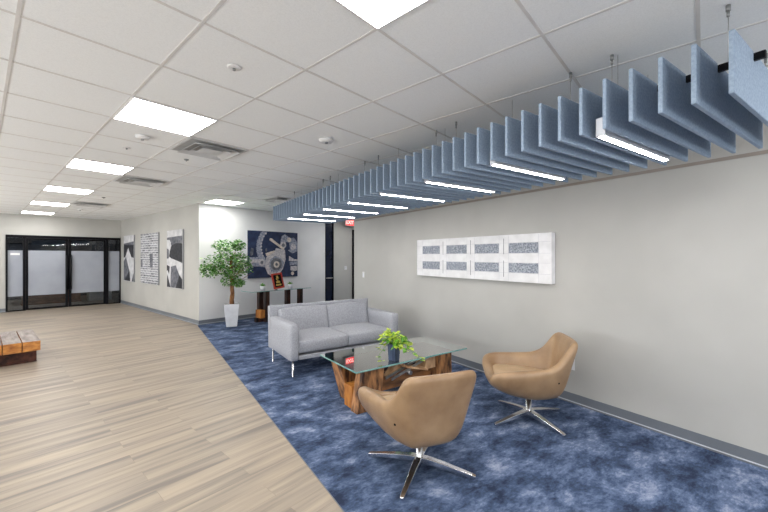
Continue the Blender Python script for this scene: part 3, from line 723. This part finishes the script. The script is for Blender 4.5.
# ---------------------------------------------------------------- sofa
def soft_box(x0, x1, y0, y1, z0, z1, puff=0.012, nx=5, ny=5, nz=2):
    """closed subdivided box with slightly crowned faces"""
    mb = MB(); idx = {}
    cx, cy, cz = (x0+x1)/2, (y0+y1)/2, (z0+z1)/2
    def vid(i, j, k):
        if (i, j, k) in idx: return idx[(i, j, k)]
        u, v, w = i/nx*2-1, j/ny*2-1, k/nz*2-1
        px_, py_, pz_ = cx+(x1-x0)/2*u, cy+(y1-y0)/2*v, cz+(z1-z0)/2*w
        if k in (0, nz): pz_ += math.copysign(puff*(1-u**4)*(1-v**4), w)
        if j in (0, ny): py_ += math.copysign(puff*(1-u**4)*(1-w**2), v)
        if i in (0, nx): px_ += math.copysign(puff*0.6*(1-v**4)*(1-w**2), u)
        idx[(i, j, k)] = len(mb.v); mb.v.append((px_, py_, pz_)); return idx[(i, j, k)]
    for i in range(nx):
        for j in range(ny):
            for k in (0, nz): mb.f.append([vid(i, j, k), vid(i+1, j, k), vid(i+1, j+1, k), vid(i, j+1, k)])
    for i in range(nx):
        for k in range(nz):
            for j in (0, ny): mb.f.append([vid(i, j, k), vid(i+1, j, k), vid(i+1, j, k+1), vid(i, j, k+1)])
    for j in range(ny):
        for k in range(nz):
            for i in (0, nx): mb.f.append([vid(i, j, k), vid(i, j+1, k), vid(i, j+1, k+1), vid(i, j, k+1)])
    mb.m = [0]*len(mb.f); mb.sm = [True]*len(mb.f)
    return mb
sw, sd = 1.635, 0.90
s = thing('sofa', 'grey two-seat fabric sofa with chrome legs on the blue carpet', 'sofa', (1.475, 4.235, 0), R(0.6))
AW = 0.115
for nm, x0 in (('armrest', 0.0), ('armrest', sw-AW)):
    mb = soft_box(x0, x0+AW, 0.0, 0.82, 0.20, 0.645, 0.004, 3, 5, 4); mb.build(nm, M['sofa'], s, bevel=0.0).modifiers.new('b', 'BEVEL').width = 0.018
mb = MB(); mb.box(AW, sw-AW, 0.02, 0.80, 0.20, 0.252); mb.build('seat_base', M['sofa'], s, bevel=0.01)
mb = MB(); mb.prism([(0.0, 0.79, 0.20), (0.0, 0.89, 0.20), (0.0, 0.92, 0.780), (0.0, 0.855, 0.79)], (sw, 0, 0)); mb.build('backrest_frame', M['sofa'], s, bevel=0.015, seg=3)
cw = (sw-2*AW)/2
for k in range(2):
    x0 = AW+cw*k+0.003
    mb = soft_box(x0, x0+cw-0.006, 0.03, 0.76, 0.275, 0.432, 0.022, 6, 6, 2); o = mb.build('seat_cushion', M['sofa'], s); b = o.modifiers.new('b', 'BEVEL'); b.width = 0.026; b.segments = 4; b.limit_method = 'ANGLE'; b.angle_limit = R(40)
    mb = soft_box(x0, x0+cw-0.006, -0.075, 0.075, 0.0, 0.34, 0.018, 6, 2, 5)
    rt = Matrix.Translation((0, 0.705, 0.405)) @ Matrix.Rotation(R(-13), 4, 'X'); mb.v = [tuple(rt @ Vector(v)) for v in mb.v]
    o = mb.build('back_cushion', M['sofa'], s); b = o.modifiers.new('b', 'BEVEL'); b.width = 0.024; b.segments = 4; b.limit_method = 'ANGLE'; b.angle_limit = R(40)
for x in (0.05, sw-0.05):
    for y in (0.045, 0.83):
        mb = MB(); mb.tube([(x, y, 0), (x, y, 0.008), (x, y, 0.205)], [0.016, 0.0125, 0.0125], 12); mb.build('leg', M['chrome'], s)

# ---------------------------------------------------------------- swivel lounge chairs
def interp(tab, a):
    for i in range(len(tab)-1):
        if tab[i][0] <= a <= tab[i+1][0]:
            t = (a-tab[i][0])/(tab[i+1][0]-tab[i][0]); t = t*t*(3-2*t)*0.4+t*0.6
            return [tab[i][j]+(tab[i+1][j]-tab[i][j])*t for j in range(1, len(tab[i]))]
    return list(tab[-1][1:])
RIM = [(0, 0, -.376, .750), (20, .12, -.372, .750), (36, .222, -.358, .749), (44, .256, -.336, .739), (50, .268, -.306, .710), (58, .278, -.262, .645), (68, .298, -.195, .565), (80, .318, -.10, .527),
       (98, .333, .03, .517), (118, .342, .16, .508), (134, .348, .265, .500), (142, .340, .325, .494), (149, .305, .358, .478), (157, .245, .368, .442), (168, .13, .365, .412), (180, 0, .368, .405)]
def make_chair(label, loc, rotz):
    t = thing('lounge_chair', label, 'lounge chair', loc, rotz, 'tan swivel lounge chairs at the glass table')
    N = 56; rim = []
    for k in range(N):
        a = 360*k/N; sgn = 1 if a <= 180 else -1; x, y, z = interp(RIM, a if a <= 180 else 360-a); rim.append(Vector((sgn*x, y, z)))
    cen = Vector((0, -0.01, 0))
    outer = [(.10, 0), (.40, .0), (.60, .045), (.745, .17), (.85, .36), (.93, .60), (.985, .84), (1.0, .95)]
    zb = 0.224
    rings = []
    for f, h in outer:
        r = []
        for p in rim:
            back = max(0, (-p.y-.08)/.28)
            ff = f - 0.075*math.sin(h*math.pi)*back + 0.115*math.sin(h*math.pi)**0.7*min(1.0, max(0.0, (p.y+.08)/.35))
            zz = zb+0.065*max(0.0, p.y/.36)**1.5*min(1.0, f*1.3)
            r.append(Vector((cen.x+(p.x-cen.x)*ff, cen.y+(p.y-cen.y)*ff, zz+(p.z-zz)*h)))
        rings.append(r)
    T = 0.074; arm = lambda p: max(0.0, 1-abs(p.y-.12)/.26)*.028 if abs(p.x) > .2 else 0.0
    def inn(p, d, z):
        v = Vector((p.x, p.y, 0)); L = v.length; v = v*(max(L-d, 0.02)/L); return Vector((v.x, v.y, z))
    rings.append([inn(p, (T+arm(p))*0.20, p.z+0.006) for p in rim])
    rings.append([inn(p, (T+arm(p))*0.55, p.z+0.009) for p in rim])
    rings.append([inn(p, (T+arm(p))*0.94, p.z-0.010) for p in rim])
    zs = 0.335
    for f, d in ((.80, .010), (.50, .022), (.22, .034), (.04, .06)):
        rings.append([inn(Vector((cen.x+(p.x-cen.x)*(.86+.14*f), cen.y+(p.y-cen.y)*(.86+.14*f), 0)), T+arm(p)+d, zs+max(p.z-0.03-zs, 0.0)*f) for p in rim])
    rings.append([Vector((p.x*.3, p.y*.3, zs)) for p in rim])
    mb = MB(); mb.loft(rings); o = mb.build('shell', M['leather'], t, subsurf=1)
    # cushion
    rings = []
    for f, z in ((.2, .338), (.93, .338), (.99, .352), (1.0, .375), (.985, .397), (.93, .409), (.6, .416), (.15, .418)):
        rings.append([Vector((p.x*.755*f, (p.y*.82+.010)*f if p.y > 0 else p.y*.70*f, z + (0.006 if p.y > 0 else -0.012*abs(p.y)/.34))) for p in rim])
    mb = MB(); mb.loft(rings); mb.build('seat_cushion', M['leather_seat'], t, subsurf=1)
    mb = MB(); mb.tube([(0, 0, 0.045), (0, 0, 0.075), (0, 0, 0.08), (0, 0, 0.262)], [0.032, 0.032, 0.024, 0.024], 20); mb.build('swivel_column', M['chrome'], t)
    return t
def add_base(t, ang):
    for k in range(4):
        a = R(ang+90*k); d = Vector((math.cos(a), math.sin(a), 0)); n = Vector((-d.y, d.x, 0)); rings = []
        for r, w, z0, z1 in ((0.0, .027, .036, .078), (.06, .027, .036, .078), (.18, .023, .028, .062), (.30, .019, .012, .040), (.365, .017, .0, .028), (.388, .014, .0, .022)):
            rings.append([d*r+n*w+Vector((0, 0, z0)), d*r+n*w*0.9+Vector((0, 0, z1)), d*r-n*w*0.9+Vector((0, 0, z1)), d*r-n*w+Vector((0, 0, z0))])
        mb = MB(); mb.loft(rings, smooth=False); mb.build('base_leg', M['chrome'], t, bevel=0.004)
    for sx in (-1, 1):
        mb = MB(); sh = [c_ for c_ in t.children if c_.name.startswith('shell')][0]
        bv = BVHTree.FromPolygons([v.co for v in sh.data.vertices], [list(pp.vertices) for pp in sh.data.polygons])
        o_ = Vector((sx*.62, -.44, .415)); dd = (Vector((0, 0, .415))-o_).normalized(); p, nn, _i, _d = bv.ray_cast(o_, dd); d = -dd
        mb.tube([p-d*0.02, p+d*0.001], 0.0085, 10); mb.build('side_stud', M['black'], t)
f1, f2 = 76.0, 137.5
ch = make_chair('tan leather swivel chair seen from behind, nearest the camera', (1.615, 1.965, 0), R(f1-90)); add_base(ch, math.degrees(math.atan2(-.62, .427))-(f1-90))
ch = make_chair('tan leather swivel chair seen from the side, close to the grey wall', (2.93, 2.0, 0), R(f2-90)); add_base(ch, -10-(f2-90))

# ---------------------------------------------------------------- coffee table
t = thing('coffee_table', 'glass topped coffee table on a base of reclaimed timber blocks', 'coffee table', (0, 0, 0))
t.location = (1.617, 2.87, 0); t.rotation_euler.z = R(2.2)
mb = MB(); mb.box(0.0, 1.50, 0.0, 0.75, 0.405, 0.420); o = mb.build('glass_top', [M['glass'], M['glass_edge']], t)
for p_ in o.data.polygons:
    if abs(p_.normal.z) < 0.5: p_.material_index = 1
def part(nm, mb, mat, bev=0.006): return mb.build(nm, M[mat], t, bevel=bev, seg=2)
mb = MB(); mb.prism([(0.13, .34, 0), (.33, .34, 0), (.30, .34, .402), (.02, .34, .402)], (0, .20, 0)); part('timber_block', mb, 'beam')
mb = MB(); mb.prism([(0.04, .055, 0), (.15, .055, 0), (.33, .055, .16), (.36, .055, .402), (.11, .055, .402)], (0, .12, 0)); part('timber_block', mb, 'beam')
mb = MB(); mb.box(.065, .21, .19, .335, 0.0, .215); part('timber_block', mb, 'beam_orange')
mb = MB(); mb.box(.30, 1.25, .18, .33, .10, .245); part('timber_block', mb, 'beam_h')
mb = MB(); mb.prism([(.46, .13, .245), (.56, .13, .245), (.67, .13, .36), (.60, .13, .395)], (0, .09, 0)); part('timber_block', mb, 'beam_pale')
mb = MB(); mb.box(.40, .50, .45, .60, 0.0, .402); part('timber_block', mb, 'beam_dark')
mb = MB(); mb.box(.66, .86, .42, .62, .0, .385); part('timber_block', mb, 'beam_dark')
mb = MB(); mb.box(1.10, 1.31, .06, .27, 0.0, .402); part('timber_block', mb, 'beam')
mb = MB(); mb.prism([(.92, .10, .245), (1.095, .10, .245), (1.095, .10, .402), (.98, .10, .402)], (0, .16, 0)); part('timber_block', mb, 'beam_pale')
mb = MB(); mb.box(1.08, 1.26, .40, .62, 0.0, .402); part('timber_block', mb, 'beam_dark')
mb = MB(); mb.beam((.62, .09, .345), (.93, .09, .262), .10, .022); part('timber_block', mb, 'beam_pale')
mb = MB(); mb.beam((.40, .10, .255), (.95, .13, .395), .016, .022); part('steel_strap', mb, 'steel', .002)
mb = MB(); mb.beam((.44, .05, .250), (.99, .08, .390), .016, .022); part('steel_strap', mb, 'steel', .002)
mb = MB(); mb.tube([(.68, .035, .275), (.68, .075, .275)], [.022, .026], 14); part('bolt', mb, 'steel', 0)

# pothos on the table
pl = thing('potted_plant', 'trailing lime green plant in a navy square pot on the glass table', 'potted plant', (2.13, 3.00, 0.4205), R(20))
def frustum(mb, w0, w1, z0, z1, mi=0, wall=0.006):
    def sq(w, z): return [(-w, -w, z), (w, -w, z), (w, w, z), (-w, w, z)]
    mb.loft([sq(w0, z0), sq(w1, z1), sq(w1-wall, z1), sq(w1-wall-.002, z1-.03)], mi, False)
mb = MB(); frustum(mb, .040, .048, 0, .165); mb.build('pot', M['pot_navy'], pl, bevel=0.003)
mb = MB(); mb.box(-.040, .040, -.040, .040, .137, .150); mb.build('soil', M['soil'], pl)
ml = MB(); ms = MB(); rnd = random.Random(4)
for k in range(30):
    a = rnd.uniform(0, 6.283); reach = rnd.uniform(.06, .20); h = rnd.uniform(.02, .16)*(1.25-reach*3)
    pts = [Vector((0.02*math.cos(a), 0.02*math.sin(a), .148))]
    for q in range(1, 6):
        u = q/5; pts.append(Vector((reach*u*math.cos(a+.3*u), reach*u*math.sin(a+.3*u), .15+h*math.sin(u*2.2)*1.2-0.07*max(0, u-.5)*(reach/.1))))
    ms.tube(pts, .0018, 5)
    for q in range(2, 6):
        for e in range(2 if q > 2 else 1):
            p = pts[q]; aa = a+rnd.uniform(-1.4, 1.4); d = Vector((math.cos(aa), math.sin(aa), rnd.uniform(-.7, .35)))
            ml.leaf(p, d, (rnd.uniform(-.4, .4), rnd.uniform(-.4, .4), 1), rnd.uniform(.038, .062), rnd.uniform(.032, .048), rnd.choice((0, 0, 0, 1, 1)), True)
# long trailing runner (camera right) lying over the glass
for base in ((.9, -.35), (.7, -.5), (-.8, -.45)):
    d0 = Vector((base[0], base[1], 0)).normalized(); L = .30 if base[0] > 0 else .17
    pts = [Vector((0, 0, .15)), d0*.08+Vector((0, 0, .175)), d0*.16+Vector((0, 0, .13)), d0*.22+Vector((0, 0, .07)), d0*L+Vector((0, 0, .02))]
    ms.tube(pts, .0018, 5)
    for p in pts[2:]:
        for e in range(2):
            aa = rnd.uniform(0, 6.28); ml.leaf(p, (math.cos(aa), math.sin(aa), rnd.uniform(-.1, .4)), (0, 0, 1), rnd.uniform(.035, .05), .038, rnd.choice((0, 0, 1)), True)
ml.build('leaves', [M['lime'], M['lime_green']], pl, rotz=R(-20-20), fix=False); ms.build('stems', M['lime_green'], pl, rotz=R(-20-20))

# ---------------------------------------------------------------- potted tree
pt = gw(3.57, 7.50); tr = thing('potted_tree', 'leafy indoor tree in a tall white square planter against the light wall', 'potted tree', (pt.x, pt.y, 0), R(-10))
mb = MB()
def sq(w, z): return [(-w, -w, z), (w, -w, z), (w, w, z), (-w, w, z)]
mb.loft([sq(.104, 0), sq(.106, .01), sq(.150, .47), sq(.150, .48), sq(.136, .48), sq(.133, .43)], 0, False); mb.build('planter', M['pot_white'], tr, bevel=0.006)
mb = MB(); mb.box(-.132, .132, -.132, .132, .43, .452); mb.build('soil', M['soil'], tr)
mb = MB(); rnd = random.Random(11)
for k in range(3):
    pts = []
    for q in range(22):
        u = q/21; a = k*2.094+u*9; r = .022*(1-.45*u)
        pts.append((r*math.cos(a)+.012*math.sin(u*5), r*math.sin(a), .44+u*1.05))
    mb.tube(pts, [.030*(1-.5*q/21) for q in range(22)], 9)
twigs = []
for k in range(26):
    z = rnd.uniform(.86, 1.46); a = rnd.uniform(0, 6.28); L = rnd.uniform(.22, .46)*(1.0 if z < 1.3 else .75)
    p0 = Vector((0, 0, z)); d = Vector((math.cos(a), math.sin(a), rnd.uniform(.1, .75)))
    p1 = p0+d*L*.5; p2 = p0+d*L+Vector((0, 0, rnd.uniform(-.04, .08)))
    twigs.append((p0, p1, p2)); mb.tube([p0, p1, p2], [.007, .005, .0025], 6)
mb.build('trunk', M['bark'], tr)
ml = MB(); cnt = 0
while cnt < 2600:
    # crown made of blobs
    cx_, cy_, cz_, rx, rz = rnd.choice(((0, 0, 1.60, .32, .24), (-.30, .0, 1.34, .24, .18), (-.36, .05, 1.18, .20, .15), (-.16, -.05, 1.22, .22, .16), (.25, .05, 1.38, .24, .17), (.32, 0, 1.24, .19, .13), (0.05, -.2, 1.36, .26, .22), (0, .2, 1.4, .26, .22), (.02, -.02, .98, .16, .15), (.20, -.02, .92, .13, .09), (-.10, 0, 1.70, .2, .12), (.20, 0, 1.72, .14, .12), (.12, 0, 1.12, .2, .12)))
    v = Vector((rnd.gauss(0, 1), rnd.gauss(0, 1), rnd.gauss(0, 1))).normalized()*rnd.uniform(.45, 1.0)**.6
    p = Vector((cx_-.07+v.x*rx, cy_+v.y*rx, cz_+v.z*rz))
    if p.z > 1.88: continue
    a = rnd.uniform(0, 6.28); d = Vector((math.cos(a), math.sin(a), rnd.uniform(-.8, .4)))
    ml.leaf(p, d, (rnd.uniform(-.8, .8), rnd.uniform(-.8, .8), 1), rnd.uniform(.045, .075), rnd.uniform(.026, .040), rnd.choice((0, 0, 1, 1, 1, 2)))
    cnt += 1
ml.build('foliage', [M['leaf_dark'], M['leaf_mid'], M['leaf_pale']], tr, fix=False)

# ---------------------------------------------------------------- console table
ct = thing('console_table', 'narrow glass console table on dark timber posts against the light wall', 'console table', gw(4.62, 7.50), GA)
mb = MB(); mb.box(-.72, .84, -.24, .26, .698, .710); o = mb.build('glass_top', [M['glass'], M['glass_edge']], ct)
for p_ in o.data.polygons:
    if abs(p_.normal.z) < 0.5: p_.material_index = 1
for x0, y0 in ((-.345, -.15), (-.375, .07), (.35, .07), (.56, -.15)):
    mb = MB(); mb.box(x0, x0+.105, y0, y0+.105, 0, .697); mb.build('post', M['console_wood'], ct, bevel=.004)
mb = MB(); mb.box(-.47, -.36, -.16, .06, .10, .28); mb.build('timber_block', M['beam_orange'], ct, bevel=.006)
mb = MB(); mb.box(-.50, .63, -.04, .065, .0, .10); mb.build('stretcher', M['console_wood'], ct, bevel=.004)
def mini(c, label):
    q = thing('small_potted_plant', label, 'small plant', gw(c, 7.45, .7105), GA, 'little green plants on the console')
    n = 20; mb = MB(); rings = [[(r*math.cos(2*math.pi*k/n), r*math.sin(2*math.pi*k/n), z) for k in range(n)] for r, z in ((.046, 0), (.056, .10), (.050, .10), (.048, .082))]
    mb.loft(rings); mb.build('pot', M['pot_white'], q)
    ml = MB(); rd = random.Random(int(c*100))
    for k in range(60):
        a = rd.uniform(0, 6.28); e = rd.uniform(.15, 1.5); d = Vector((math.cos(a)*math.cos(e), math.sin(a)*math.cos(e), math.sin(e)))
        ml.leaf((rd.uniform(-.015, .015), rd.uniform(-.02, .02), .084), d, (0, 0, 1), rd.uniform(.06, .095), .022, rd.choice((0, 1, 1)))
    ml.build('leaves', [M['leaf_mid'], M['lime_green']], q, fix=False)
mini(4.265, 'small green plant in a white pot, left of the red framed plaque')
mini(4.985, 'small green plant in a white pot, right of the red framed plaque')
fp = thing('award_plaque', 'red framed black plaque with gold emblem standing tilted on the console', 'plaque', gw(4.66, 7.40, .712), GA)
fp.scale = (1.25, 1.25, 1.25)
rt = Matrix.Rotation(R(-12), 4, 'X') @ Matrix.Rotation(R(-6), 4, 'Y')
lift = 0.016
def tb(mb, *a, **k): mb.box(*a, mat=Matrix.Translation((0, 0, lift)) @ rt, **k)
mb = MB()
for q in ((-.11, -.085, 0, .29), (.085, .11, 0, .29), (-.085, .085, 0, .03), (-.085, .085, .26, .29)): tb(mb, q[0], q[1], -.012, .012, q[2], q[3])
mb.build('frame', M['red'], fp)
mb = MB(); tb(mb, -.085, .085, -.004, .006, .03, .26); mb.build('panel', M['black'], fp)
mb = MB()
for q in ((-.02, .02, .15, .24), (-.04, .04, .105, .14), (-.055, .055, .055, .085), (-.03, .03, .165, .20)): tb(mb, q[0], q[1], -.0055, -.0042, q[2], q[3])
mb.build('gold_emblem', M['gold'], fp)
mb = MB(); mb.beam((0, .02, .2), (0, .11, .006), .05, .005); mb.build('easel_strut', M['black'], fp)

# ---------------------------------------------------------------- timber bench, left edge
fr0 = gw(0, 0)
bn = thing('timber_bench', 'low bench of thick timber planks on a rusty steel base at the left edge', 'bench', (-1.18, 6.82, 0), GA)
bw, bl = .185, 1.19
for k in range(6):
    mb = MB(); mb.box(-bw*(k+1)+.004, -bw*k-.004, 0, bl, .175, .31, 0, top=1); mb.build('plank', [M['bench_side'], M['bench_top']], bn, bevel=.005)
mb = MB()
for y in (.14, bl-.22):
    x0, x1 = -bw*6+.04, -.03
    mb.box(x0, x1, y, y+.09, .16, .174); mb.box(x0, x1, y+.038, y+.052, .012, .16); mb.box(x0, x1, y, y+.09, 0, .012)
mb.build('steel_base', M['rust'], bn)

# ---------------------------------------------------------------- camera, world, view
cam = bpy.data.cameras.new('camera'); co = bpy.data.objects.new('camera', cam); C.objects.link(co)
cam.sensor_width = 36; cam.lens = 36*360/768.0; cam.shift_y = 0.5/768; cam.clip_start = 0.05
co.location = (0, 0, 1.476); co.rotation_euler = (R(90), 0, R(-33.8)); bpy.context.scene.camera = co
w = bpy.data.worlds.new('world'); bpy.context.scene.world = w; w.use_nodes = True
w.node_tree.nodes['Background'].inputs[0].default_value = (0.7, 0.75, 0.8, 1); w.node_tree.nodes['Background'].inputs[1].default_value = 0.05
sc = bpy.context.scene
sc.view_settings.view_transform = 'Standard'; sc.view_settings.look = 'None'; sc.view_settings.gamma = 1.0; sc.view_settings.use_curve_mapping = False
sc.view_settings.exposure = 1.33
sc.cycles.max_bounces = 10; sc.cycles.diffuse_bounces = 6; sc.cycles.transparent_max_bounces = 12
sc.cycles.use_denoising = True; sc.cycles.caustics_reflective = False; sc.cycles.caustics_refractive = False
